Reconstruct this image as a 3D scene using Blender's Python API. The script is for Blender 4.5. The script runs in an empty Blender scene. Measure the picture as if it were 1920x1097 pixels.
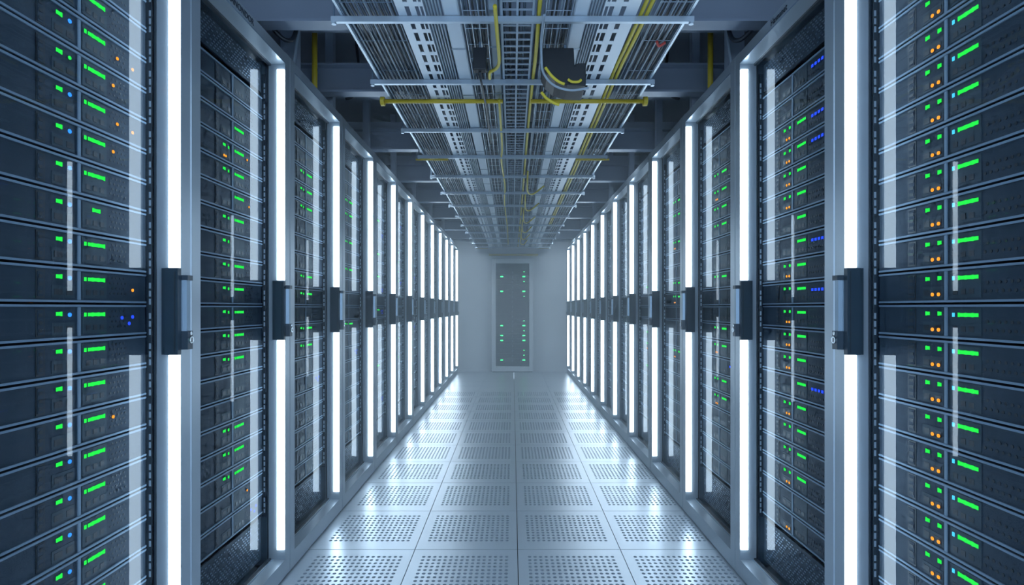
import bpy, math, random
from math import pi, sin, cos
random.seed(7)
sc = bpy.context.scene
COL = sc.collection

# ------------------------------------------------------------------ layout
F = 1040.0          # focal length in px of a 1920 wide frame
EYE = 1.43          # eye height
XF = 1.2            # front plane of the cabinets, left and right of the aisle
XG = 1.296          # glass plane
XS = 1.316          # server faces
Z0, PITCH = 2.006, 0.9217
OPEN = PITCH - 0.127
ROOM_END = 12.45
NR = 12

def tz(n): return Z0 + PITCH * n

# ------------------------------------------------------------------ materials
def principled(name, col, rough=0.5, metal=0.0, emis=None, estr=0.0, coat=0.0, spec=0.5):
    m = bpy.data.materials.new(name); m.use_nodes = True
    b = m.node_tree.nodes['Principled BSDF']
    b.inputs['Base Color'].default_value = (*col, 1)
    b.inputs['Roughness'].default_value = rough
    b.inputs['Metallic'].default_value = metal
    b.inputs['Specular IOR Level'].default_value = spec
    b.inputs['Coat Weight'].default_value = coat
    if emis:
        b.inputs['Emission Color'].default_value = (*emis, 1)
        b.inputs['Emission Strength'].default_value = estr
    return m

def noisy(m, scale=(1, 1, 1), freq=8.0, rough=(0.3, 0.5), bump=0.0, colvar=None):
    """fine wear: noise drives roughness, optional colour variation and bump"""
    nt = m.node_tree; b = nt.nodes['Principled BSDF']
    tc = nt.nodes.new('ShaderNodeTexCoord'); mp = nt.nodes.new('ShaderNodeMapping')
    mp.inputs['Scale'].default_value = scale
    nz = nt.nodes.new('ShaderNodeTexNoise'); nz.inputs['Scale'].default_value = freq; nz.inputs['Detail'].default_value = 1
    nt.links.new(tc.outputs['Object'], mp.inputs['Vector']); nt.links.new(mp.outputs[0], nz.inputs['Vector'])
    mr = nt.nodes.new('ShaderNodeMapRange')
    mr.clamp = False; mr.inputs['From Min'].default_value = .2; mr.inputs['From Max'].default_value = .8
    mr.inputs['To Min'].default_value, mr.inputs['To Max'].default_value = rough
    nt.links.new(nz.outputs['Fac'], mr.inputs['Value']); nt.links.new(mr.outputs[0], b.inputs['Roughness'])
    if bump:
        bp = nt.nodes.new('ShaderNodeBump'); bp.inputs['Strength'].default_value = bump; bp.inputs['Distance'].default_value = .002
        nt.links.new(nz.outputs['Fac'], bp.inputs['Height']); nt.links.new(bp.outputs[0], b.inputs['Normal'])
    if colvar:
        mx = nt.nodes.new('ShaderNodeMix'); mx.data_type = 'RGBA'
        c = b.inputs['Base Color'].default_value[:]
        mx.inputs['A'].default_value = c; mx.inputs['B'].default_value = (*colvar, 1)
        nt.links.new(nz.outputs['Fac'], mx.inputs['Factor']); nt.links.new(mx.outputs['Result'], b.inputs['Base Color'])
    return m

M = {}
M['steel'] = noisy(principled('painted_steel', (.34, .40, .455), .4, .5), (1, 1, 1), 3, (.27, .30))
M['steel_body'] = noisy(principled('cabinet_sheet', (.10, .145, .19), .5, .2), (1, 1, 1), 5, (.4, .6))
M['gasket'] = principled('dark_gasket', (.018, .027, .038), .45)
M['handle_dark'] = noisy(principled('dark_handle_plastic', (.022, .04, .06), .35), (1, 1, 1), 20, (.28, .4))
M['handle_light'] = principled('handle_lever_metal', (.22, .30, .38), .3, .6)
M['chrome'] = principled('chrome', (.6, .66, .72), .2, 1)
M['chassis'] = noisy(principled('server_face', (.029, .044, .062), .6, .0, spec=.15), (1, 1, 1), 12, (.55, .7), colvar=(.022, .034, .050))
M['trim'] = principled('server_trim', (.17, .225, .285), .55, .1, spec=.2)
M['recess'] = principled('port_black', (.006, .010, .016), .5)
M['panel'] = principled('port_panel', (.030, .048, .062), .6, spec=.2)
M['slot'] = principled('rail_slot_metal', (.55, .63, .68), .35, .5)
M['vent'] = principled('vent_metal', (.14, .19, .25), .4, .6)
M['wall'] = noisy(principled('wall_paint', (.70, .76, .82), .55), (1, 1, 1), 3, (.5, .65))
M['ceiling'] = principled('ceiling_concrete', (.32, .36, .41), .8)
M['beam'] = noisy(principled('beam_paint', (.27, .32, .40), .5, .05), (1, 1, 1), 4, (.4, .6))
M['floor'] = noisy(principled('floor_panel', (.53, .60, .67), .3, .4), (1, 1, 1), 3, (.29, .33))
M['pit'] = principled('underfloor', (.012, .018, .026), .9)
M['galv'] = noisy(principled('galvanised_steel', (.44, .52, .60), .35, .5), (1, 1, 1), 18, (.28, .45))
M['galv_dark'] = noisy(principled('dull_steel', (.20, .27, .35), .4, .5), (1, 1, 1), 18, (.3, .5))
M['duct'] = principled('pale_duct', (.62, .70, .78), .4)
M['white_tray'] = principled('white_tray', (.68, .75, .82), .4, .1)
M['yellow'] = principled('yellow_paint', (.62, .46, .03), .4)
M['cable_yellow'] = principled('yellow_cable', (.62, .50, .03), .45)
M['cable_black'] = principled('black_cable', (.015, .022, .032), .45)
M['cable_navy'] = principled('navy_cable', (.05, .085, .12), .45)
M['cable_grey'] = principled('grey_cable', (.30, .37, .44), .45)
M['cable_red'] = principled('red_tape', (.5, .06, .05), .5)
M['blackbox'] = principled('black_plastic', (.008, .012, .018), .5)
M['ink'] = principled('dark_lettering', (.012, .020, .035), .6)

def emitter(name, col, s):
    m = bpy.data.materials.new(name); m.use_nodes = True; nt = m.node_tree
    nt.nodes.remove(nt.nodes['Principled BSDF'])
    e = nt.nodes.new('ShaderNodeEmission'); e.inputs['Color'].default_value = (*col, 1); e.inputs['Strength'].default_value = s
    nt.links.new(e.outputs[0], nt.nodes['Material Output'].inputs['Surface'])
    return m
M['lamp'] = emitter('strip_lamp', (.66, .84, 1.0), 12.0)
M['green'] = emitter('green_led', (.02, .80, .07), 1.1)
M['blue'] = emitter('blue_led', (.03, .25, 1.0), 1.4)
M['deepblue'] = emitter('deep_blue_led', (.02, .07, .95), 1.2)
M['cyan'] = emitter('cyan_led', (.08, .65, .95), 1.0)
M['amber'] = emitter('amber_led', (1.0, .33, .03), 1.2)
for k in ('green', 'blue', 'deepblue', 'cyan', 'amber'):
    M[k].cycles.emission_sampling = 'NONE'

def make_glass():
    m = bpy.data.materials.new('door_glass'); m.use_nodes = True; nt = m.node_tree
    nt.nodes.remove(nt.nodes['Principled BSDF'])
    tr = nt.nodes.new('ShaderNodeBsdfTransparent'); tr.inputs['Color'].default_value = (.93, .96, .98, 1)
    gl = nt.nodes.new('ShaderNodeBsdfGlossy'); gl.inputs['Roughness'].default_value = .015
    fr = nt.nodes.new('ShaderNodeFresnel'); fr.inputs['IOR'].default_value = 1.38
    ge = nt.nodes.new('ShaderNodeNewGeometry')
    sub = nt.nodes.new('ShaderNodeMath'); sub.operation = 'SUBTRACT'; sub.inputs[0].default_value = 1
    mul = nt.nodes.new('ShaderNodeMath'); mul.operation = 'MULTIPLY'
    mx = nt.nodes.new('ShaderNodeMixShader'); L = nt.links.new
    L(ge.outputs['Backfacing'], sub.inputs[1]); L(sub.outputs[0], mul.inputs[0]); 
    ma = nt.nodes.new('ShaderNodeMath'); ma.operation = 'MULTIPLY_ADD'; ma.inputs[1].default_value = .07; ma.inputs[2].default_value = .034
    L(fr.outputs[0], ma.inputs[0]); L(ma.outputs[0], mul.inputs[1]); L(mul.outputs[0], mx.inputs[0]); L(tr.outputs[0], mx.inputs[1]); L(gl.outputs[0], mx.inputs[2])
    L(mx.outputs[0], nt.nodes['Material Output'].inputs['Surface'])
    return m
M['glass'] = make_glass()
M['dark_glass'] = make_glass(); M['dark_glass'].name = 'tinted_glass'
M['dark_glass'].node_tree.nodes['Transparent BSDF'].inputs['Color'].default_value = (.42, .50, .56, 1)
M['bright_green'] = emitter('bright_green_led', (.03, .8, .16), 12); M['bright_green'].cycles.emission_sampling = 'NONE'

# ------------------------------------------------------------------ mesh helpers
class MB:
    def __init__(s): s.v = []; s.f = []; s.mi = []; s.mats = []
    def _m(s, mat):
        if mat not in s.mats: s.mats.append(mat)
        return s.mats.index(mat)
    def box(s, x0, x1, y0, y1, z0, z1, mat):
        if x0 > x1: x0, x1 = x1, x0
        if y0 > y1: y0, y1 = y1, y0
        if z0 > z1: z0, z1 = z1, z0
        b = len(s.v); k = s._m(mat)
        s.v += [(x0,y0,z0),(x1,y0,z0),(x1,y1,z0),(x0,y1,z0),(x0,y0,z1),(x1,y0,z1),(x1,y1,z1),(x0,y1,z1)]
        s.f += [tuple(b+i for i in q) for q in ((0,3,2,1),(4,5,6,7),(0,1,5,4),(1,2,6,5),(2,3,7,6),(3,0,4,7))]
        s.mi += [k]*6
        return s
    def quad(s, pts, mat):
        b = len(s.v); s.v += list(pts); s.f.append(tuple(range(b, b+len(pts)))); s.mi.append(s._m(mat)); return s
    def prism(s, prof, axis, a, b_, mat):
        """extrude a 2D outline (list of pairs) along axis 'y' (pairs are x,z) or 'z' (x,y) or 'x' (y,z)"""
        n = len(prof); b = len(s.v); k = s._m(mat)
        ar = sum(prof[i][0]*prof[(i+1) % n][1]-prof[(i+1) % n][0]*prof[i][1] for i in range(n))
        if ar < 0: prof = prof[::-1]
        def P(p, t): return {'y': (p[0], t, p[1]), 'z': (p[0], p[1], t), 'x': (t, p[0], p[1])}[axis]
        s.v += [P(p, a) for p in prof] + [P(p, b_) for p in prof]
        flip = (axis == 'y') != (b_ < a)
        for i in range(n):
            j = (i+1) % n; q = (b+i, b+j, b+n+j, b+n+i)
            s.f.append(q[::-1] if flip else q)
        c0 = tuple(range(b+n-1, b-1, -1)); c1 = tuple(range(b+n, b+2*n))
        if flip: c0, c1 = c0[::-1], c1[::-1]
        s.f += [c0, c1]; s.mi += [k]*(n+2); return s
    def tube(s, pts, r, mat, n=8, caps=True):
        from mathutils import Vector
        pts = [Vector(p) for p in pts]; k = s._m(mat); b = len(s.v)
        up = None
        for i, p in enumerate(pts):
            d = (pts[min(i+1, len(pts)-1)] - pts[max(i-1, 0)]).normalized()
            if up is None:
                up = Vector((0,0,1)) if abs(d.z) < .9 else Vector((0,1,0))
            side = d.cross(up).normalized(); up = side.cross(d).normalized()
            rr = r[i] if isinstance(r, (list, tuple)) else r
            for j in range(n):
                a = 2*pi*j/n
                s.v.append(tuple(p + side*(cos(a)*rr) + up*(sin(a)*rr)))
        for i in range(len(pts)-1):
            for j in range(n):
                q = (b+i*n+j, b+i*n+(j+1) % n, b+(i+1)*n+(j+1) % n, b+(i+1)*n+j)
                s.f.append(q); s.mi.append(k)
        if caps:
            s.f.append(tuple(range(b+n-1, b-1, -1))); s.mi.append(k)
            e = b+(len(pts)-1)*n
            s.f.append(tuple(range(e, e+n))); s.mi.append(k)
        return s
    def disc(s, c, r, axis, depth, mat, n=14):
        x, y, z = c
        prof = [(cos(2*pi*i/n)*r, sin(2*pi*i/n)*r) for i in range(n)]
        if axis == 'x': s.prism([(y+a, z+b) for a, b in prof], 'x', x, x+depth, mat)
        elif axis == 'y': s.prism([(x+a, z+b) for a, b in prof], 'y', y, y+depth, mat)
        else: s.prism([(x+a, y+b) for a, b in prof], 'z', z, z+depth, mat)
        return s
    def mesh(s, name, smooth=False):
        me = bpy.data.meshes.new(name); me.from_pydata(s.v, [], s.f)
        for m in s.mats: me.materials.append(M[m])
        me.polygons.foreach_set('material_index', s.mi)
        if smooth: me.polygons.foreach_set('use_smooth', [True]*len(s.f))
        me.update(); return me
    def build(s, name, parent=None, loc=(0,0,0), smooth=False, bevel=0):
        o = link(name, s.mesh(name, smooth), parent, loc)
        if bevel:
            md = o.modifiers.new('bevel', 'BEVEL'); md.width = bevel; md.segments = 2; md.limit_method = 'ANGLE'
        return o

def link(name, data, parent=None, loc=(0,0,0)):
    o = bpy.data.objects.new(name, data); COL.objects.link(o); o.location = loc
    if parent is not None: o.parent = parent
    return o
def tag(o, label, cat, group=None, kind=None):
    if label: o['label'] = label
    if cat: o['category'] = cat
    if group: o['group'] = group
    if kind: o['kind'] = kind
    return o
def empty(name, loc=(0,0,0)):
    o = link(name, None, None, loc); o.empty_display_size = .1; return o
def struct(o): o['kind'] = 'structure'; return o

SIDE = {-1: 'left', 1: 'right'}
ORD = ['nearest', 'second', 'third', 'fourth', 'fifth', 'sixth', 'seventh', 'eighth', 'ninth', 'tenth', 'eleventh', 'farthest']
ORDN = ['first', 'second', 'third', 'fourth', 'fifth', 'sixth', 'seventh', 'eighth', 'ninth', 'tenth']

# ------------------------------------------------------------------ room
HC = EYE + 2.15
f = MB()
TW, TD = .607, .622
xs = [.03 + TW*i for i in range(-2, 3)]
y_first = 3.28 - TD*6
rows = 0
g = .0022
ny, nx = 11, 16
HR = .0105
y = y_first
while y < ROOM_END - .02:
    y1 = min(y + TD, ROOM_END - .002)
    for i in range(4):
        x0, x1 = xs[i], xs[i+1]
        if i == 0: x0 = -XF - .01
        if i == 3: x1 = XF + .03
        perf = 0 < y and y < 9.2
        X0, X1, Y0, Y1 = x0+g, x1-g, y+g, y1-g
        if not perf:
            f.box(X0, X1, Y0, Y1, -.02, 0, 'floor'); continue
        hx0, hx1 = xs[i]+.052, xs[i+1]-.048
        hy0, hy1 = y+.105, y+.105+.44
        cx, cy = (hx1-hx0)/nx, (hy1-hy0)/ny
        # solid margins round the perforated field
        f.box(X0, hx0, Y0, Y1, -.02, 0, 'floor'); f.box(hx1, X1, Y0, Y1, -.02, 0, 'floor')
        f.box(hx0, hx1, Y0, hy0, -.02, 0, 'floor'); f.box(hx0, hx1, hy1, Y1, -.02, 0, 'floor')
        km = f._m('floor')
        for a in range(nx):
            for b in range(ny):
                ox = hx0+cx*a; oy = hy0+cy*b; mx_, my_ = ox+cx/2, oy+cy/2
                st = len(f.v)
                out = [(ox+cx, my_), (ox+cx, oy+cy), (mx_, oy+cy), (ox, oy+cy), (ox, my_), (ox, oy), (mx_, oy), (ox+cx, oy)]
                f.v += [(p[0], p[1], 0) for p in out]
                f.v += [(mx_+HR*cos(pi/4*k), my_+HR*1.1*sin(pi/4*k), 0) for k in range(8)]
                f.v += [(mx_+HR*cos(pi/4*k), my_+HR*1.1*sin(pi/4*k), -.02) for k in range(8)]
                for k in range(8):
                    j = (k+1) % 8
                    f.f.append((st+k, st+j, st+8+j, st+8+k)); f.f.append((st+8+k, st+8+j, st+16+j, st+16+k)); f.mi += [km, km]
    y += TD
f.box(-3.2, 3.2, -3, ROOM_END+.2, -.25, -.20, 'pit')
f.box(-3.2, -XF-.012, -3, ROOM_END, -.02, 0, 'floor'); f.box(XF+.032, 3.2, -3, ROOM_END, -.02, 0, 'floor')
f.box(-XF-.01, XF+.03, -3, y_first-.002, -.02, 0, 'floor')
struct(f.build('floor'))
struct(MB().box(-3.2, 3.2, .2, ROOM_END+.2, HC, HC+.1, 'ceiling').build('ceiling'))
struct(MB().box(-3.2, 3.2, ROOM_END, ROOM_END+.15, 0, HC, 'wall').build('wall_back'))
struct(MB().box(-3.35, -3.2, .2, ROOM_END+.2, 0, HC, 'wall').build('wall_left'))
struct(MB().box(3.2, 3.35, .2, ROOM_END+.2, 0, HC, 'wall').build('wall_right'))
struct(MB().box(-1.19, 1.19, ROOM_END-.012, ROOM_END, .001, .05, 'wall').build('baseboard_back'))

# ceiling girders crossing the aisle (I sections)
HB = EYE + 1.5
GY = [1.95, 2.95, 3.9, 5.3, 6.6, 7.9, 9.3, 10.7, 12.1]
for i, gy in enumerate(GY):
    b = MB()
    h = .20
    prof = [(-.05,0),(.05,0),(.05,.014),(.006,.02),(.006,h-.02),(.05,h-.014),(.05,h),(-.05,h),(-.05,h-.014),(-.006,h-.02),(-.006,.02),(-.05,.014)]
    b.prism([(gy+p[0], HB+p[1]) for p in prof], 'x', -3.19, 3.19, 'beam')
    struct(b.build('beam_%d' % (i+1)))
# upper cross ducts behind the girders, seen between them
for i, gy in enumerate([2.5, 3.45, 4.6, 5.95, 7.25, 8.6, 10.0, 11.4]):
    struct(MB().box(-3.19, 3.19, gy-.10, gy+.10, HB+.26, HB+.46, 'beam').build('beam_%d' % (20+i)))

# ------------------------------------------------------------------ cabinets
H_SILL, H_HEAD, H_TOP = .10, EYE+1.287, EYE+1.35
HW = PITCH/2 - .001      # half outer width
OW = OPEN/2              # half opening
def rack_meshes(s):
    """meshes of one cabinet of the side s, origin on the floor in the middle of its front plane"""
    R = {}
    X = lambda d: s*d     # d = depth behind the front plane
    D1 = XG - XF          # reveal depth
    # cabinet body: sides, top, back, floor pan
    b = MB()
    b.box(X(D1+.004), X(1.05), -HW, -HW+.02, .0, H_TOP-.01, 'steel_body')
    b.box(X(D1+.004), X(1.05), HW-.02, HW, .0, H_TOP-.01, 'steel_body')
    b.box(X(D1+.004), X(1.05), -HW+.02, HW-.02, H_TOP-.03, H_TOP-.01, 'steel_body')
    b.box(X(1.03), X(1.05), -HW+.02, HW-.02, .0, H_TOP-.03, 'steel_body')
    b.box(X(D1+.004), X(1.03), -HW+.02, HW-.02, .0, .05, 'steel_body')
    R['cabinet_body'] = b.mesh('cabinet_body')
    # door frame with deep reveal; stiles slightly moulded on the aisle side
    b = MB()
    for q in (-1, 1):
        b.prism([(X(0), q*OW), (X(0), q*(HW-.004)), (X(.004), q*HW), (X(D1+.002), q*HW), (X(D1+.002), q*OW)], 'z', 0.012, H_TOP, 'steel')
    b.box(X(0), X(D1+.002), -OW, OW, 0.012, H_SILL, 'steel')
    b.prism([(X(.0), H_HEAD), (X(D1+.002), H_HEAD), (X(D1+.002), H_TOP), (X(.004), H_TOP), (X(0), H_TOP-.004)], 'y', -OW, OW, 'steel')
    b.box(X(.02), X(D1), -HW, HW, 0, .012, 'gasket')
    R['door_frame'] = b.mesh('door_frame')
    # pale raised edge bead along the opening of sill and header
    b = MB()
    b.box(X(-.002), X(.003), -OW, OW, H_HEAD+.001, H_HEAD+.006, 'trim')
    b.box(X(D1-.022), X(D1-.006), -OW, OW, H_HEAD-.010, H_HEAD, 'gasket')
    b.box(X(D1-.022), X(D1-.006), -OW, OW, H_SILL, H_SILL+.008, 'gasket')
    b.box(X(D1-.034), X(D1-.030), -OW, OW, H_SILL, H_SILL+.004, 'trim')
    b.box(X(D1-.010), X(D1-.002), OW-.006, OW, H_SILL, H_HEAD, 'gasket')
    R['gasket'] = b.mesh('gasket')
    b = MB().box(X(D1-.004), X(D1+.002), -OW+.001, OW-.007, H_SILL+.010, H_HEAD-.012, 'glass')
    R['glass_pane'] = b.mesh('glass_pane')
    # two lamp tubes on the far reveal
    R['lamp_up'] = MB().box(X(.003), X(.040), OW-.008, OW-.0005, EYE+.145, EYE+1.255, 'lamp').mesh('strip_light')
    R['lamp_dn'] = MB().box(X(.003), X(.040), OW-.008, OW-.0005, EYE-1.275, EYE-.172, 'lamp').mesh('strip_light')
    # latch box between the lamps
    b = MB().box(X(-.002), X(.046), OW-.022, OW-.0005, EYE-.169, EYE+.142, 'handle_dark')
    b.box(X(.046), X(.062), OW-.012, OW-.0005, EYE-.169, EYE+.142, 'handle_dark')
    b.box(X(.006), X(.010), OW-.0235, OW-.022, EYE-.16, EYE+.13, 'gasket')
    R['latch_box'] = b.mesh('latch_box')
    # swing handle on the face of the stile
    b = MB()
    b.prism([(X(0), OW+.006), (X(-.016), OW+.010), (X(-.016), OW+.032), (X(0), OW+.036)], 'z', EYE-.150, EYE+.10, 'handle_light')
    b.prism([(X(0), OW+.003), (X(-.022), OW+.006), (X(-.022), OW+.038), (X(0), OW+.041)], 'z', EYE+.10, EYE+.118, 'handle_dark')
    b.prism([(X(0), OW+.003), (X(-.022), OW+.006), (X(-.022), OW+.038), (X(0), OW+.041)], 'z', EYE-.152, EYE-.085, 'handle_dark')
    R['handle'] = b.mesh('handle')
    b = MB()
    b.disc((X(-.022), OW+.022, EYE-.118), .013, 'x', X(-.006), 'chrome')
    b.disc((X(-.022), OW+.022, EYE-.094), .007, 'x', X(-.004), 'chrome')
    b.box(X(-.0285), X(-.029), OW+.020, OW+.024, EYE-.126, EYE-.110, 'gasket')
    R['lock'] = b.mesh('lock')
    # far and near mounting rails with slot plates
    for nm, y0 in (('rail_far', OW-.0085), ('rail_near', -OW+.0015)):
        b = MB().box(X(D1+.003), X(D1+.024), y0, y0+.004, .33, 2.66, 'gasket')
        h = .345
        while h < 2.62:
            for k in range(3):
                yy = y0-.0006 if nm == 'rail_far' else y0+.004
                b.box(X(D1+.006), X(D1+.0135), yy, yy+.0006, h+.006+.029*k, h+.006+.029*k+.021, 'slot')
            h += .109
        R[nm] = b.mesh('mounting_rail')
    # perforated blanking panels above and below the servers
    for nm, z0, z1 in (('vent_up', 2.56, 2.70), ('vent_dn', .11, .33)):
        b = MB().box(X(XS-XF+.004), X(XS-XF+.012), -OW+.012, OW-.016, z0, z1, 'chassis')
        r = 0; z = z0+.015
        while z < z1-.012:
            yy = -OW+.05+(.012 if r % 2 else 0)
            while yy < OW-.05:
                if (r*7+int(yy*1000)) % 5:
                    b.box(X(XS-XF+.0025), X(XS-XF+.004), yy, yy+.014, z, z+.005, 'vent')
                yy += .026
            z += .014; r += 1
        R[nm] = b.mesh('vent_panel')
    return R

RM = {s: rack_meshes(s) for s in (-1, 1)}
for s in (-1, 1):
    for n in range(NR):
        yc = tz(n) - OW
        e = empty('server_cabinet', (s*XF, yc, 0))
        r = RM[s]
        extra = ''
        if n == 0: lab = 'nearest steel server cabinet of the %s row, running out of the picture edge' % SIDE[s]
        elif n == NR-1: lab = 'farthest steel server cabinet of the %s row, beside the end wall' % SIDE[s]
        elif n == 1: lab = 'second steel server cabinet of the %s row, dark lettering on its top rail' % SIDE[s]
        else: lab = '%s steel server cabinet from the viewer in the %s row, glowing vertical lights' % (ORD[n], SIDE[s])
        tag(e, lab, 'cabinet', 'glass-door server cabinets in the %s row' % SIDE[s])
        link('cabinet_body', r['cabinet_body'], e)
        fr = link('door_frame', r['door_frame'], e)
        link('gasket', r['gasket'], fr)
        link('glass_pane', r['glass_pane'], e)
        o = link('strip_light', r['lamp_up'], e); o['label'] = 'glowing white upper light strip'
        o = link('strip_light', r['lamp_dn'], e); o['label'] = 'glowing white lower light strip'
        link('latch_box', r['latch_box'], e)
        h = link('handle', r['handle'], e)
        link('lock', r['lock'], h)
        link('mounting_rail', r['rail_far'], e); link('mounting_rail', r['rail_near'], e)
        link('vent_panel', r['vent_up'], e); link('vent_panel', r['vent_dn'], e)
        if n == 1:
            tc = bpy.data.curves.new('lettering', 'FONT'); tc.body = {-1: 'NANONDOR', 1: 'Havnanet'}[s]
            tc.size = .040; tc.extrude = .0006; tc.align_x = 'CENTER'; tc.materials.append(M['ink'])
            t = link('lettering', tc, None); bpy.context.view_layer.update()
            me = bpy.data.meshes.new_from_object(t.evaluated_get(bpy.context.evaluated_depsgraph_get()))
            bpy.data.objects.remove(t)
            t = link('lettering', me, e, (-s*.0012, (2.50 if s > 0 else 2.45)-yc, H_HEAD+.018))
            t.rotation_euler = (pi/2, 0, -s*pi/2); t['label'] = 'dark lettering on the top rail'

# ------------------------------------------------------------------ servers
ROWH = .109
SH = .104
HBASE = EYE + .0126 + .0025
def led_bar(b, s, Y, t0, t1, z, seg, mat, dx):
    w = (t1-t0)/seg
    for i in range(seg):
        hh = .0055 if (i*5) % 3 else .0065
        b.box(s*dx, s*(dx-.002), Y(t0+w*i+w*.13), Y(t0+w*(i+1)-w*.13), z-hh, z+hh, mat)
def server_meshes(s):
    """origin: floor of the unit, far end of the cabinet opening, on the server face plane; t = distance from the far end"""
    R = {}; Y = lambda t: -t
    t0, t1 = .018, OPEN-.012
    R['chassis'] = MB().box(0, s*.60, Y(t0), Y(t1), .001, SH-.001, 'chassis').mesh('server')
    R['trim_top'] = MB().box(s*-.005, s*-.0002, Y(t0+.002), Y(t1), SH-.0075, SH-.001, 'trim').mesh('trim')
    R['trim_bottom'] = MB().box(s*-.005, s*-.0002, Y(t0+.002), Y(t1), .001, .0075, 'trim').mesh('trim')
    R['divider'] = MB().box(s*-.004, s*-.0002, Y(.320), Y(.330), .0085, SH-.0085, 'trim').mesh('divider')
    zt = SH
    if s < 0:
        pair = (.386, .409); blue = .359; bar = (.217, .290); pre = (.296, .304); slot = (.447, .477)
        ports = (.215, .305); small = (.345, .42); dots = (.121, .196)
    else:
        pair = (.240, .258); pair2 = (.290, .306); bar = (.369, .442); pre = (.349, .357); slot = (.162, .198)
        ports = (.345, .445); small = (.232, .310); dots = (.462, .62)
    b = MB().box(s*-.0012, s*-.0002, Y(ports[0]-.006), Y(ports[1]+.006), .014, SH-.012, 'panel')
    for i in range(3):
        a = ports[0]+.006+i*.029
        b.box(s*-.0020, s*-.0012, Y(a), Y(a+.017), .024, .040, 'recess')
    R['port_panel'] = b.mesh('port_panel')
    b = MB().box(s*-.0012, s*-.0002, Y(small[0]-.004), Y(small[1]+.003), .014, .050, 'panel')
    b.box(s*-.0020, s*-.0012, Y(small[0]+.002), Y(small[0]+.026), .022, .040, 'recess')
    b.box(s*-.0020, s*-.0012, Y(small[1]-.034), Y(small[1]-.005), .022, .040, 'recess')
    R['connector_panel'] = b.mesh('connector_panel')
    b = MB()
    b.box(s*-.0012, s*-.0002, Y(slot[0]), Y(slot[1]), .012, SH-.012, 'recess')
    b.box(s*-.0022, s*-.0012, Y(slot[0]+.005), Y(slot[1]-.005), .017, SH-.017, 'chassis')
    for i in range(3):
        b.box(s*-.0030, s*-.0022, Y(slot[0]+.009), Y(slot[1]-.009), .024+.022*i, .034+.022*i, 'recess')
    R['side_slot'] = b.mesh('latch_slot')
    b = MB(); r = 0; z = SH*.30
    nd = 4 if s < 0 else 2
    for r in range(nd):
        t = dots[0]+(.008 if r % 2 else 0)
        while t < dots[1]:
            b.disc((s*-.0002, Y(t), z), .0048 if s > 0 else .0036, 'x', s*-.0010, 'recess', 8)
            t += .019 if s > 0 else .0175
        z += .017 if s < 0 else .024
    R['vent'] = b.mesh('vent_holes')
    zb = SH*.70
    b = MB(); led_bar(b, s, Y, bar[0], bar[1], zb, 9, 'green', -.0012)
    if s < 0: b.box(s*-.0012, s*-.0032, Y(pre[0]), Y(pre[1]), zb-.006, zb+.006, 'green')
    R['bar'] = b.mesh('activity_light')
    b = MB(); led_bar(b, s, Y, bar[0]+.02, bar[1]-.018, zb, 4, 'green', -.0012); R['bar_short'] = b.mesh('activity_light')
    if s > 0: R['pre'] = MB().box(s*-.0012, s*-.0032, Y(pre[0]), Y(pre[1]), zb-.006, zb+.006, 'cyan').mesh('cyan_light')
    b = MB(); led_bar(b, s, Y, pair[0], pair[1], zb+.003, 3, 'green', -.0004)
    if s > 0: led_bar(b, s, Y, pair2[0], pair2[1], zb+.003, 2, 'green', -.0004)
    R['pair'] = b.mesh('status_light')
    if s < 0:
        R['blue'] = MB().disc((s*-.0004, Y(blue), zb), .0062, 'x', s*-.002, 'blue').mesh('blue_light')
        R['pair_green'] = MB().disc((s*-.0004, Y(blue), zb), .0055, 'x', s*-.002, 'green').mesh('green_light')
        b = MB(); led_bar(b, s, Y, blue-.005, blue+.006, zb, 2, 'green', -.0004); R['pair2'] = b.mesh('green_light')
        b = MB()
    else:
        b = MB()
    tt = (.271, .296) if s > 0 else (.386, .402)
    for t in tt: b.disc((s*-.0022, Y(t), .026), .0058, 'x', s*-.0018, 'amber', 12)
    R['amber'] = b.mesh('amber_light')
    for nm, t, z, m in (('amber_a', .162, .050, 'amber'), ('amber_b', .181, .062, 'amber'), ('amber_c', .088, .045, 'amber')):
        R[nm] = MB().disc((s*-.0016, Y(t), z), .0055, 'x', s*-.0018, m, 12).mesh('amber_light')
    b = MB()
    if s > 0:
        for i in range(5): b.box(s*-.0016, s*-.0034, Y(.49+i*.026), Y(.505+i*.026), .058, .070, 'deepblue')
    else:
        for t, z in ((.14, .060), (.088, .062), (.105, .040)): b.disc((s*-.0016, Y(t), z), .0062, 'x', s*-.0018, 'deepblue', 12)
    R['blues'] = b.mesh('blue_light')
    return R
SM = {s: server_meshes(s) for s in (-1, 1)}

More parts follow.
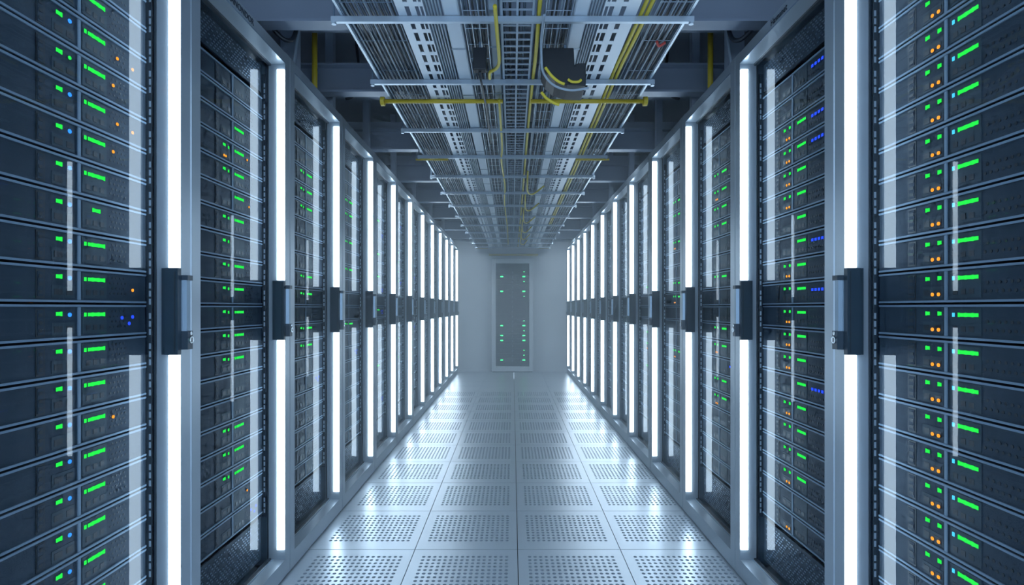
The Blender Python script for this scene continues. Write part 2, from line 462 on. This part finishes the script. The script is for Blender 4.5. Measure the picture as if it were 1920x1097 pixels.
def row_state(s, n, k):
    """which lamps are lit, read off the photograph for the first two cabinets of each row"""
    rr = random.Random(1000*n + 10*k + s)
    if n == 0:
        if s < 0:
            L = ['pair', 'blue', 'bar']
            if k == 6: L = ['pair', 'pair_green', 'bar', 'amber_b']
            if k == 2: L = ['pair', 'blue', 'bar_short']
            if k in (7, 5): L += ['amber_a', 'amber_c']
            if k in (4, -4): L += ['amber_b']
            if k == 0: L += ['amber_c']
            if k == -1: L += ['blues']
            return L
        return ['pair', 'bar', 'pre', 'amber']
    if n == 1:
        if s < 0:
            L = []
            if k in (0,1,2,3,5,6,-1,-2,-3,-6,-7,-8): L += ['pair', 'pair2']
            if k in (0,1,3,4,5,6,7,-1,-2,-3,-6,-7,-8): L += ['bar']
            if k == 6: L += ['amber', 'amber_b']
            if k == 4: L += ['amber_a']
            if k in (-9,): L += ['amber_b']
            if k == -10: L += ['blues']
            return L
        L = []
        if k in (7,6,5,4,1,0,-1,-2,-3,-5,-6,-7,-8): L += ['pair']
        if -9 < k < 8: L += ['bar']
        if k in (7,6,5,4,1,-1,-2,-3,-5,-8,-10): L += ['amber']
        if k in (9,7,6,2,0,-4): L += ['blues']
        return L
    p = .55 if n == 2 else .4
    L = []
    if -7 < k < 8 and rr.random() < p:
        L = ['pair', 'bar']
        if s < 0: L.append('pair2')
        if s > 0 and rr.random() < .5: L.append('amber')
    if rr.random() < .10: L.append('blues')
    return L

def where(k):
    if k >= 0: return '%s server above mid-handle' % ORDN[k]
    return '%s server below mid-handle' % ORDN[-k-1]
LAMPWORD = {'bar': 'green bar', 'pair': 'green', 'blue': 'blue', 'amber': 'amber', 'blues': 'blue', 'pre': 'cyan', 'amber_a': 'amber', 'amber_b': 'amber', 'amber_c': 'amber'}
NAMES = {'blue': 'blue_light', 'bar': 'activity_light', 'bar_short': 'activity_light', 'pair': 'status_light', 'pre': 'cyan_light',
         'pair2': 'status_light', 'pair_green': 'status_light', 'amber': 'amber_light', 'amber_a': 'amber_light', 'amber_b': 'amber_light', 'amber_c': 'amber_light', 'blues': 'blue_light'}
for s in (-1, 1):
    for n in range(0, 7):
        for k in range(-10, 10):
            r = SM[s]; st = row_state(s, n, k)
            o = link('rack_server', r['chassis'], None, (s*XS, tz(n), HBASE + ROWH*k))
            cab = ('%s cabinet' % ORD[n])
            lit = 'all lamps dark'
            if st:
                w = []
                for q in st:
                    c = 'green' if q.startswith(('pair', 'bar')) else 'amber' if q.startswith('amber') else 'cyan' if q == 'pre' else 'blue'
                    if c not in w: w.append(c)
                lit = ' and '.join(w[:2]) + ' lamps lit'
            tag(o, '%s, %s of %s row, %s' % (where(k), cab, SIDE[s], lit), 'server',
                'rack servers in the %s cabinet of the %s row' % (ORD[n], SIDE[s]))
            link('trim', r['trim_top'], o); link('trim', r['trim_bottom'], o)
            link('divider', r['divider'], o)
            if n <= 2:
                pp = link('port_panel', r['port_panel'], o)
                link('connector_panel', r['connector_panel'], o)
                link('latch_slot', r['side_slot'], o); link('vent_holes', r['vent'], o)
            for q in st: link(NAMES[q], r[q], o)
# the far cabinets, whose openings are edge-on: the remaining servers as one object
b = MB()
for s in (-1, 1):
    for n in range(7, NR):
        for k in range(-10, 10):
            z = HBASE + ROWH*k
            x = s*XS; yb = tz(n)
            b.box(x, x+s*.6, yb-.018, yb-OPEN+.012, z+.001, z+SH-.001, 'chassis')
            b.box(x-s*.005, x-s*.0002, yb-.02, yb-OPEN+.012, z+.001, z+.0075, 'trim')
            b.box(x-s*.005, x-s*.0002, yb-.02, yb-OPEN+.012, z+SH-.0075, z+SH-.001, 'trim')
            if random.random() < .4:
                b.box(x-s*.003, x-s*.0004, yb-.22, yb-.29, z+.066, z+.078, 'green')
tag(b.build('rack_server'), 'dark servers filling the farthest five cabinets of both rows', 'servers', 'rack servers in the farthest cabinets', 'stuff')

# ------------------------------------------------------------------ cabinet on the end wall
e = empty('wall_cabinet', (0, ROOM_END-.2, 0))
tag(e, 'tall pale-framed glass cabinet standing against the end wall of the aisle', 'cabinet')
cw, ch0, ch1 = .46, .0, EYE+1.08
b = MB()
b.box(-cw, -cw+.09, 0, .04, ch0+.02, ch1, 'wall'); b.box(cw-.09, cw, 0, .04, ch0+.02, ch1, 'wall')
b.box(-cw+.09, cw-.09, 0, .04, ch1-.10, ch1, 'wall'); b.box(-cw+.09, cw-.09, 0, .04, ch0+.02, ch0+.13, 'wall')
b.build('door_frame', e, bevel=.006)
b = MB()
b.box(-cw+.02, cw-.02, .172, .185, 0, ch1-.01, 'steel_body')
b.box(-cw+.02, -cw+.035, .042, .172, 0, ch1-.01, 'steel_body'); b.box(cw-.035, cw-.02, .042, .172, 0, ch1-.01, 'steel_body')
b.box(-cw+.035, cw-.035, .042, .172, ch1-.025, ch1-.01, 'steel_body'); b.box(-cw+.035, cw-.035, .042, .172, 0, .03, 'steel_body')
b.build('cabinet_body', e)
MB().box(-cw+.091, cw-.091, .018, .024, ch0+.131, ch1-.101, 'dark_glass').build('glass_pane', e)
h = .2; r_ = random.Random(4); idx = 0
while h < ch1-.24:
    o = MB().box(-.34, .34, .07, .165, h, h+.104, 'chassis').build('slim_server', None, (0, ROOM_END-.2, 0))
    tag(o, '%s server from the bottom of the cabinet on the end wall' % (['lowest','second','third','fourth','fifth','sixth','seventh','eighth','ninth','tenth','eleventh','twelfth','thirteenth','fourteenth','fifteenth','sixteenth','seventeenth','eighteenth','nineteenth','topmost'][min(idx, 19)]),
        'server', 'servers in the cabinet on the end wall')
    MB().box(-.335, .335, .066, .0698, h+.002, h+.008, 'trim').build('trim', o)
    MB().box(-.012, .012, .066, .0698, h+.03, h+.075, 'slot').build('latch', o)
    if idx in (0, 4, 5, 7, 14, 17):
        q = MB()
        for xx in (-.27, .22): q.box(xx, xx+.06, .066, .0698, h+.055, h+.08, 'bright_green')
        q.build('status_light', o)
    elif r_.random() < .35:
        MB().box(.24, .27, .066, .0698, h+.06, h+.072, 'bright_green').build('status_light', o)
    h += .109; idx += 1

# ------------------------------------------------------------------ cable ways under the ceiling
KB = EYE + 1.30            # underside of the support bars
def X_at(px, py): return (px-961)/(577-py)*1.30
BY = [2.53, 3.23, 4.11, 4.83, 5.56, 6.35, 7.15, 8.0, 8.84, 9.7, 10.5, 11.3, 12.1]
YA, YB = 1.35, 12.2
for i, by in enumerate(BY):
    hw = .826
    e = empty('support_bar', (0, by, KB))
    tag(e, 'pale steel bar carrying the cable trays across the aisle, %s from the viewer' % (ORDN + ['eleventh', 'twelfth', 'thirteenth'])[i],
        'bar', 'steel bars carrying the cable trays')
    b = MB().prism([(-.010,0),(.010,0),(.010,.026),(.006,.026),(.006,.004),(-.006,.004),(-.006,.026),(-.010,.026)], 'x', -hw, hw, 'galv')
    b.build('channel', e)
    for q in (-1, 1):
        rod = MB().tube([(q*.815, 0, .002), (q*.815, 0, HB-KB+ .18 - .005)], .005, 'galv_dark', 8)
        rod.disc((q*.815, 0, -.008), .012, 'z', .008, 'galv', 6)
        rod.build('hanger_rod', e)

ZT = KB + .028            # trays rest on the bars
def basket(x0, x1, name, label, pitch_y=.10, nl=6, wall=.05, m='galv', r=.0022):
    b = MB()
    for i in range(nl+1):
        x = x0 + (x1-x0)*i/nl
        b.tube([(x, YA, ZT+r), (x, YB, ZT+r)], r, m, 5)
    for x in (x0, x1):
        b.tube([(x, YA, ZT+wall), (x, YB, ZT+wall)], r*1.6, m, 5)
    y = YA+.02
    while y < YB:
        b.tube([(x0, y, ZT+wall), (x0, y, ZT+3*r), (x1, y, ZT+3*r), (x1, y, ZT+wall)], r, m, 4, caps=False)
        y += pitch_y
    o = b.build(name); tag(o, label, 'cable tray', 'cable trays running along the aisle'); return o

def rail(x, w, hgt, name, label, m, z=None, cat='rail', grp=None):
    z = ZT if z is None else z
    b = MB().prism([(x-w/2, z), (x+w/2, z), (x+w/2, z+hgt), (x+w/2-.003, z+hgt), (x+w/2-.003, z+.003), (x-w/2+.003, z+.003), (x-w/2+.003, z+hgt), (x-w/2, z+hgt)], 'y', YA, YB, m)
    o = b.build(name); tag(o, label, cat, grp); return o

rail(-.775, .012, .06, 'tray_edge_rail', 'pale thin rail along the left outer edge of the cable trays', 'galv')
rail(.80, .012, .06, 'tray_edge_rail', 'pale thin rail along the right outer edge of the cable trays', 'galv')
basket(-.765, -.525, 'basket_tray', 'wide wire basket tray of dark cables at the far left of the cable ways', .35, 3, m='galv_dark', r=.0018)
basket(-.225, -.120, 'basket_tray', 'narrow wire basket tray left of the centre ladder', .16, 3)
basket(.150, .268, 'basket_tray', 'narrow wire basket tray right of the centre ladder, with cable loops', .16, 3)
basket(.645, .79, 'basket_tray', 'wire basket tray of dark cables along the right outer edge', .35, 4)

def perf_tray(edges, name, label, step=.118):
    """punched tray: lengthwise strips joined by cross webs; edges = list of (x0, x1) strips"""
    b = MB(); z = ZT
    for x0, x1 in edges: b.box(x0, x1, YA, YB, z, z+.003, 'white_tray')
    lo, hi = edges[0][0], edges[-1][1]
    y = YA; k = 0
    while y < YB-.05:
        for (a, c), (d, e_) in zip(edges, edges[1:]):
            b.box(c, d, y, y+.032, z, z+.003, 'white_tray')
        y += step; k += 1
    for x in (lo, hi-.003): b.box(x, x+.003, YA, YB, z+.003, z+.055, 'white_tray')
    o = b.build(name); tag(o, label, 'cable tray', 'punched white cable trays'); return o
perf_tray([(-.515, -.478), (-.458, -.432), (-.416, -.410), (-.398, -.392)], 'perforated_tray', 'white punched metal cable tray on the left with rows of rectangular holes')
perf_tray([(.405, .411), (.424, .430), (.450, .482), (.504, .560)], 'perforated_tray', 'white punched metal cable tray on the right with rows of rectangular holes')

def duct(x0, x1, label, z=None, m='duct', name='cable_duct'):
    z = ZT+.001 if z is None else z
    e = empty(name, ((x0+x1)/2, YA, z)); tag(e, label, 'duct')
    w = (x1-x0)/2
    MB().prism([(-w, 0.006), (-w+.006, 0), (w-.006, 0), (w, .006), (w, .05), (-w, .05)], 'y', 0, YB-YA, m).build('channel', e)
    b = MB(); y = .25
    while y < YB-YA:
        b.box(-w-.002, w+.002, y, y+.02, -.0006, -.0001, 'galv_dark'); y += .62
    b.build('joint_clip', e)['kind'] = 'stuff'
duct(-.312, -.240, 'smooth pale cable duct on the left, beside the grey cables')
duct(.277, .343, 'smooth pale cable duct on the right, beside the grey cables')
duct(-.112, -.062, 'narrow blue-grey duct directly left of the centre ladder', ZT+.012, 'steel')

# centre ladder
b = MB()
for x in (-.050, .022, .094): b.box(x-.005, x+.005, YA, YB, ZT, ZT+.010, 'galv')
for x in (-.056, .100): b.box(x-.002, x+.002, YA, YB, ZT, ZT+.055, 'galv_dark')
y = YA+.02
while y < YB:
    b.box(-.054, .098, y, y+.009, ZT+.0105, ZT+.0165, 'galv'); y += .07
tag(b.build('ladder_tray'), 'ladder-shaped steel cable tray down the centre of the aisle', 'cable tray', 'cable trays running along the aisle')

# cables
def run(x, z, r, mat, name, label, group, wob=.006, cat='cable', y0=YA, y1=YB, x_end=None, seed=0, n=26):
    rr = random.Random(seed); pts = []
    ph1 = len(group)*1.3; ph2 = len(group)*.7; f1, f2 = 1.3, 2.9; wob *= .6
    for i in range(n):
        t = i/(n-1); y = y0+(y1-y0)*t
        xx = x + (0 if x_end is None else (x_end-x)*t)
        pts.append((xx + wob*sin(ph1+f1*y) + wob*.4*sin(ph2+f2*y), y, z + wob*.35*sin(ph2+f1*y*1.3)))
    o = MB().tube(pts, r, mat, 6).build(name, smooth=True)
    tag(o, label, cat, group); return o
sd = 0
CZ = ZT + .012
for i in range(22):
    sd += 1; x = -.753 + .214*i/21
    run(x, CZ+.005+(.011 if i % 2 else 0), .0052, ['cable_black', 'cable_navy', 'cable_black', 'cable_black', 'cable_navy'][(i*3) % 5] if i % 5 else 'cable_grey', 'data_cable',
        {'a': 'cable lying in the wide left basket tray'}['a'], 'cables in the wide left basket tray', .005, seed=sd)
for i in range(5):
    sd += 1
    run(-.382+.014*i, CZ-.003, .0048, 'cable_grey', 'grey_cable', 'light grey cable between the white punched tray and the left duct', 'grey cables on the left', .003, seed=sd)
for i in range(6):
    sd += 1
    run(-.213+.0165*i, CZ+.004, .005, 'cable_black' if i % 3 else 'cable_navy', 'data_cable', 'dark cable in the narrow basket tray left of the ladder', 'cables in the narrow left basket tray', .0025, seed=sd)
for i in range(6):
    sd += 1
    run(.160+.0190*i, CZ+.004, .005, 'cable_black' if i % 3 else 'cable_grey', 'data_cable', 'cable in the narrow basket tray right of the ladder', 'cables in the narrow right basket tray', .0025, seed=sd)
for i in range(4):
    sd += 1
    run(.354+.013*i, CZ-.003, .0048, 'cable_grey', 'grey_cable', 'light grey cable between the right duct and the white punched tray', 'grey cables on the right', .002, seed=sd)
for i in range(12):
    sd += 1
    run(.655+.0115*i, CZ+.005+(.010 if i % 2 else 0), .0048, 'cable_black' if i % 3 else 'cable_grey', 'data_cable', 'cable lying in the right outer basket tray', 'cables in the right outer basket tray', .003, seed=sd)
for i in range(4):
    sd += 1
    run(-.035+.017*(i if i < 2 else i+.6)*1.5, ZT+.026, .006, ['cable_navy', 'cable_black', 'cable_black', 'cable_navy'][i], 'data_cable', 'dark cable lying on the centre ladder tray', 'cables on the ladder tray', .004, seed=sd)
# yellow cables
def yc(pts, r, label, group=None, mat='cable_yellow', name='yellow_cable', cat='cable'):
    # smooth through the points
    from mathutils import Vector
    P = [Vector(p) for p in pts]; out = []
    for i in range(len(P)-1):
        p0 = P[max(i-1,0)]; p1 = P[i]; p2 = P[i+1]; p3 = P[min(i+2, len(P)-1)]
        for k in range(8):
            t = k/8
            out.append(.5*((2*p1)+(p2-p0)*t+(2*p0-5*p1+4*p2-p3)*t*t+(3*p1-p0-3*p2+p3)*t**3))
    out.append(P[-1])
    o = MB().tube(out, r, mat, 8).build(name, smooth=True); tag(o, label, cat, group); return o
yc([(.122,YA,CZ),(.120,2.4,CZ),(.122,2.9,CZ-.012),(.118,3.4,CZ),(.115,4.3,CZ),(.118,6,CZ),(.12,8.5,CZ),(.12,YB,CZ)], .010, 'thick yellow cable beside the right edge of the centre ladder')
yc([(-.075,2.36,CZ-.056),(-.072,2.6,CZ-.056),(-.070,2.9,CZ-.050),(-.09,3.02,CZ-.038),(-.125,3.08,CZ-.034),(-.130,3.17,CZ-.030)], .009, 'short yellow cable bending under the narrow duct near the black box')
yc([(-.085,3.5,CZ-.028),(-.085,4.5,CZ-.028),(-.100,5.0,CZ-.028),(-.082,6.0,CZ-.028),(-.1,7.0,CZ-.028),(-.085,9.0,CZ-.028),(-.09,11.5,CZ-.028)], .008, 'yellow cable running below the narrow blue-grey duct')
for i, dx in enumerate((0, .026)):
    yc([(.588+dx,YA,CZ),(.588+dx,2.2,CZ),(.584+dx,2.7,CZ),(.576+dx,3.1,CZ),(.580+dx,3.7,CZ),(.584+dx,4.6,CZ),(.588+dx,6,CZ),(.588+dx,9,CZ)], .010,
       ['inner yellow cable of the pair beside the right punched tray', 'outer yellow cable of the pair beside the right outer basket'][i], 'pair of yellow cables on the right')
for i, (yy, w) in enumerate(((5.9, .21), (6.9, .20), (7.9, .2), (8.9, .18), (9.8, .18), (10.6, .16))):
    yc([(.148, yy-.55, ZT-.0115), (.148, yy-.4, KB-.05), (.16, yy-.1, KB-.09), (.22, yy+.05, KB-.08), (.13+w, yy+.1, ZT-.0115)], .009,
       'thin yellow cable loop sagging below the right basket tray, %s from the viewer' % ORDN[i], 'sagging yellow cable loops')
# splice case and its loops
SY = 2.72; SZ = EYE + 1.09
e = empty('splice_case', (.150, SY, SZ))
tag(e, 'large dark splice case hanging below the narrow basket tray right of the ladder', 'equipment box')
prof = [(0,.185),(0,.10),(.02,.06),(.06,.022),(.12,.004),(.21,0),(.21,.11),(.17,.11),(.155,.10),(.15,.185)]
MB().prism(prof, 'y', 0, .20, 'blackbox').build('case', e, bevel=.004)
for x in (.02, .11): MB().box(x, x+.012, .08, .10, .1855, ZT-.001-SZ, 'galv_dark').build('hanger_strap', e)
yc([(.140,2.45,KB-.006),(.136,2.62,KB-.03),(.140,2.68,SZ+.12),(.150,2.69,SZ+.05),(.20,2.69,SZ-.01),(.28,2.69,SZ-.035),(.37,2.70,SZ-.020)], .006, 'grey cable curving under the dark splice case', mat='cable_grey', name='grey_cable')
yc([(.158,2.66,SZ+.062),(.185,2.66,SZ+.025),(.22,2.66,SZ-.005),(.25,2.66,SZ-.018)], .007, 'bright yellow cable curving under the dark splice case')
yc([(.145,2.78,SZ-.010),(.17,2.78,SZ-.040),(.21,2.78,SZ-.065),(.235,2.78,SZ-.072)], .0075, 'lowest thick yellow cable end below the dark splice case')
yc([(.27,2.70,SZ+.022),(.29,2.70,SZ+.010),(.32,2.70,SZ+.010),(.335,2.70,SZ+.020)], .0065, 'short yellow cable end at the lower right of the splice case')
# junction box with pigtail
e = empty('junction_box', (-.163, 2.75, KB-.118)); tag(e, 'small black junction box hanging under the narrow left basket tray', 'box')
MB().box(-.033, .033, 0, .05, 0, .111, 'blackbox').build('housing', e, bevel=.005)
MB().box(-.006, .006, .02, .03, .1115, ZT-.001-KB+.118, 'galv_dark').build('hanger_strap', e)
MB().tube([(0, .03, -.001), (0, .05, -.02), (.004, .1, -.03), (.01, .4, -.02), (.012, .8, -.02), (.01, 1.2, -.01)], .006, 'cable_black', 6).build('lead', e, smooth=True)
yc([(.715,2.75,CZ-.02),(.735,2.78,CZ-.028),(.76,2.76,CZ-.02)], .007, 'red tie hanging from the right outer basket tray', mat='cable_red', name='cable_tie', cat='cable tie')

# yellow pipes across the aisle
YP = 3.533; ZP = ZT-.0135
def pipe(x0, x1, y, z, r, label, flange=0, group='yellow pipes crossing the aisle'):
    e = empty('yellow_pipe', ((x0+x1)/2, y, z)); tag(e, label, 'pipe', group)
    c = (x0+x1)/2
    MB().tube([(x0-c, 0, 0), (x1-c, 0, 0)], r, 'yellow', 14).build('tube', e, smooth=True)
    if flange:
        xx = x0-c if flange < 0 else x1-c
        MB().tube([(xx-.012, 0, 0), (xx+.012, 0, 0)], r*2.2, 'yellow', 16).build('flange', e)
pipe(-.826, -.062, YP, ZP, .013, 'yellow pipe across the left cable trays with a round end plate', -1)
pipe(.115, .845, YP, ZP, .013, 'yellow pipe across the right cable trays', 1)
pipe(-.842, -.56, 4.83, KB-.0095, .009, 'thin yellow pipe under the left end of the fourth support bar')
pipe(.55, .842, 4.83, KB-.0095, .009, 'thin yellow pipe under the right end of the fourth support bar')
pipe(-.53, .57, ROOM_END-.0225, EYE+1.185, .022, 'long yellow pipe above the cabinet on the end wall')
pipe(-.80, -.54, 12.18, ZT-.0145, .014, 'short yellow pipe at the far left end of the cable trays')
pipe(.58, .80, 12.18, ZT-.0145, .014, 'short yellow pipe at the far right end of the cable trays')
for s in (-1, 1):
    e = empty('yellow_conduit', (s*1.32, 3.70, H_TOP)); tag(e, 'upright yellow conduit standing on top of the %s cabinets' % SIDE[s], 'conduit', 'upright yellow conduits')
    MB().tube([(0, 0, 0), (0, 0, EYE+1.86-H_TOP)], .018, 'yellow', 14).build('tube', e, smooth=True)
    MB().box(-.03, .03, -.03, .03, 0, .006, 'yellow').build('foot_plate', e)
# hanger posts above the cabinets
k = 0
for s in (-1, 1):
    for j, py in enumerate((3.40, 4.05, 5.05, 6.2, 7.5, 9.0, 10.6)):
        w = .05 if j == 0 else .028
        e = empty('hanger_post', (s*(1.36 if j == 0 else 1.33), py, H_TOP))
        tag(e, '%s steel post standing on the %s cabinets up to the ceiling' % (ORDN[j], SIDE[s]), 'post', 'steel posts between cabinets and ceiling')
        MB().prism([(-w, -.03), (w, -.03), (w, .03), (w-.006, .03), (w-.006, -.024), (-w+.006, -.024), (-w+.006, .03), (-w, .03)], 'z', 0, HC-H_TOP, 'beam').build('channel', e)
        MB().box(-w-.02, w+.02, -.05, .05, 0, .006, 'beam').build('foot_plate', e)
    # loose cables hanging beside the posts
    yc([(s*1.50, 3.0, EYE+2.10), (s*1.40, 2.98, EYE+1.75), (s*1.33, 3.0, EYE+1.56), (s*1.24, 3.05, EYE+1.47), (s*1.20, 3.1, EYE+1.60), (s*1.18, 3.15, EYE+2.14)], .012,
       'black cable hanging in a loop above the second %s cabinet' % SIDE[s], mat='cable_black', name='black_cable')
    yc([(s*1.26, 3.30, EYE+2.14), (s*1.25, 3.31, EYE+1.9), (s*1.29, 3.32, EYE+1.6), (s*1.33, 3.33, EYE+1.36)], .009,
       'grey cable dropping beside the nearest steel post on the %s' % SIDE[s], mat='cable_grey', name='grey_cable')
    yc([(s*1.20, 4.2, EYE+2.149), (s*1.16, 4.22, EYE+1.70), (s*1.22, 4.25, EYE+1.62), (s*1.28, 4.25, EYE+1.60)], .010,
       'short black cable curl above the third %s cabinet' % SIDE[s], mat='cable_black', name='black_cable')

# unseen fill lights added behind the girders to brighten the far aisle
M['fill_panel'] = emitter('fill_light_panel', (.72, .87, 1.0), 26.0)
M['fill_panel_far'] = emitter('bright_fill_light_panel', (.72, .87, 1.0), 85.0)
for s in (-1, 1):
    for j, gy in enumerate(GY[3:-1]):
        e = empty('fill_light', (s*1.02, gy+.12, HB+.05))
        tag(e, 'unseen fill light added behind the %s crossbeam on the %s side' % (ORDN[j+3], SIDE[s]), 'ceiling light', 'unseen fill lights added behind the crossbeams')
        MB().box(-.17, .17, -.055, .055, .012, .05, 'galv_dark').build('housing', e)
        MB().box(-.16, .16, -.048, .048, 0, .0115, 'fill_panel_far' if j == 4 else 'fill_panel').build('fill_panel', e)

# ------------------------------------------------------------------ world, camera
w = bpy.data.worlds.new('world'); sc.world = w; w.use_nodes = True
bg = w.node_tree.nodes['Background']; bg.inputs['Color'].default_value = (.44, .60, .80, 1); bg.inputs['Strength'].default_value = 2.5
HAZE = 0.05
if HAZE:
    hz = MB().box(-XF+.031, XF-.031, 2.6, ROOM_END-.21, .004, KB-.27, 'glass')
    me = hz.mesh('haze'); me.materials.clear()
    m = bpy.data.materials.new('haze'); m.use_nodes = True; nt = m.node_tree
    nt.nodes.remove(nt.nodes['Principled BSDF'])
    vs = nt.nodes.new('ShaderNodeVolumeScatter'); vs.inputs['Density'].default_value = HAZE
    vs.inputs['Color'].default_value = (.80, .92, 1, 1); vs.inputs['Anisotropy'].default_value = .3
    nt.links.new(vs.outputs[0], nt.nodes['Material Output'].inputs['Volume'])
    me.materials.append(m)
    o = link('haze', me); tag(o, 'thin blue haze filling the aisle', 'haze', kind='stuff')

cam = bpy.data.cameras.new('camera'); co = bpy.data.objects.new('camera', cam); COL.objects.link(co)
co.location = (0, 0, EYE); co.rotation_euler = (pi/2, 0, 0)
cam.sensor_width = 36; cam.lens = F/1920*36
cam.shift_x = (960-961)/1920; cam.shift_y = (577-548.5)/1920
cam.clip_start = .02
sc.camera = co
vs_ = sc.view_settings
vs_.view_transform = 'Standard'; vs_.look = 'None'; vs_.gamma = 1; vs_.use_curve_mapping = False
vs_.exposure = 0.3
cy = sc.cycles
cy.use_denoising = True; cy.max_bounces = 6; cy.diffuse_bounces = 3; cy.glossy_bounces = 3; cy.transparent_max_bounces = 12
cy.volume_bounces = 1
cy.use_adaptive_sampling = True; cy.adaptive_threshold = .07; cy.adaptive_min_samples = 12
cy.sample_clamp_indirect = 6
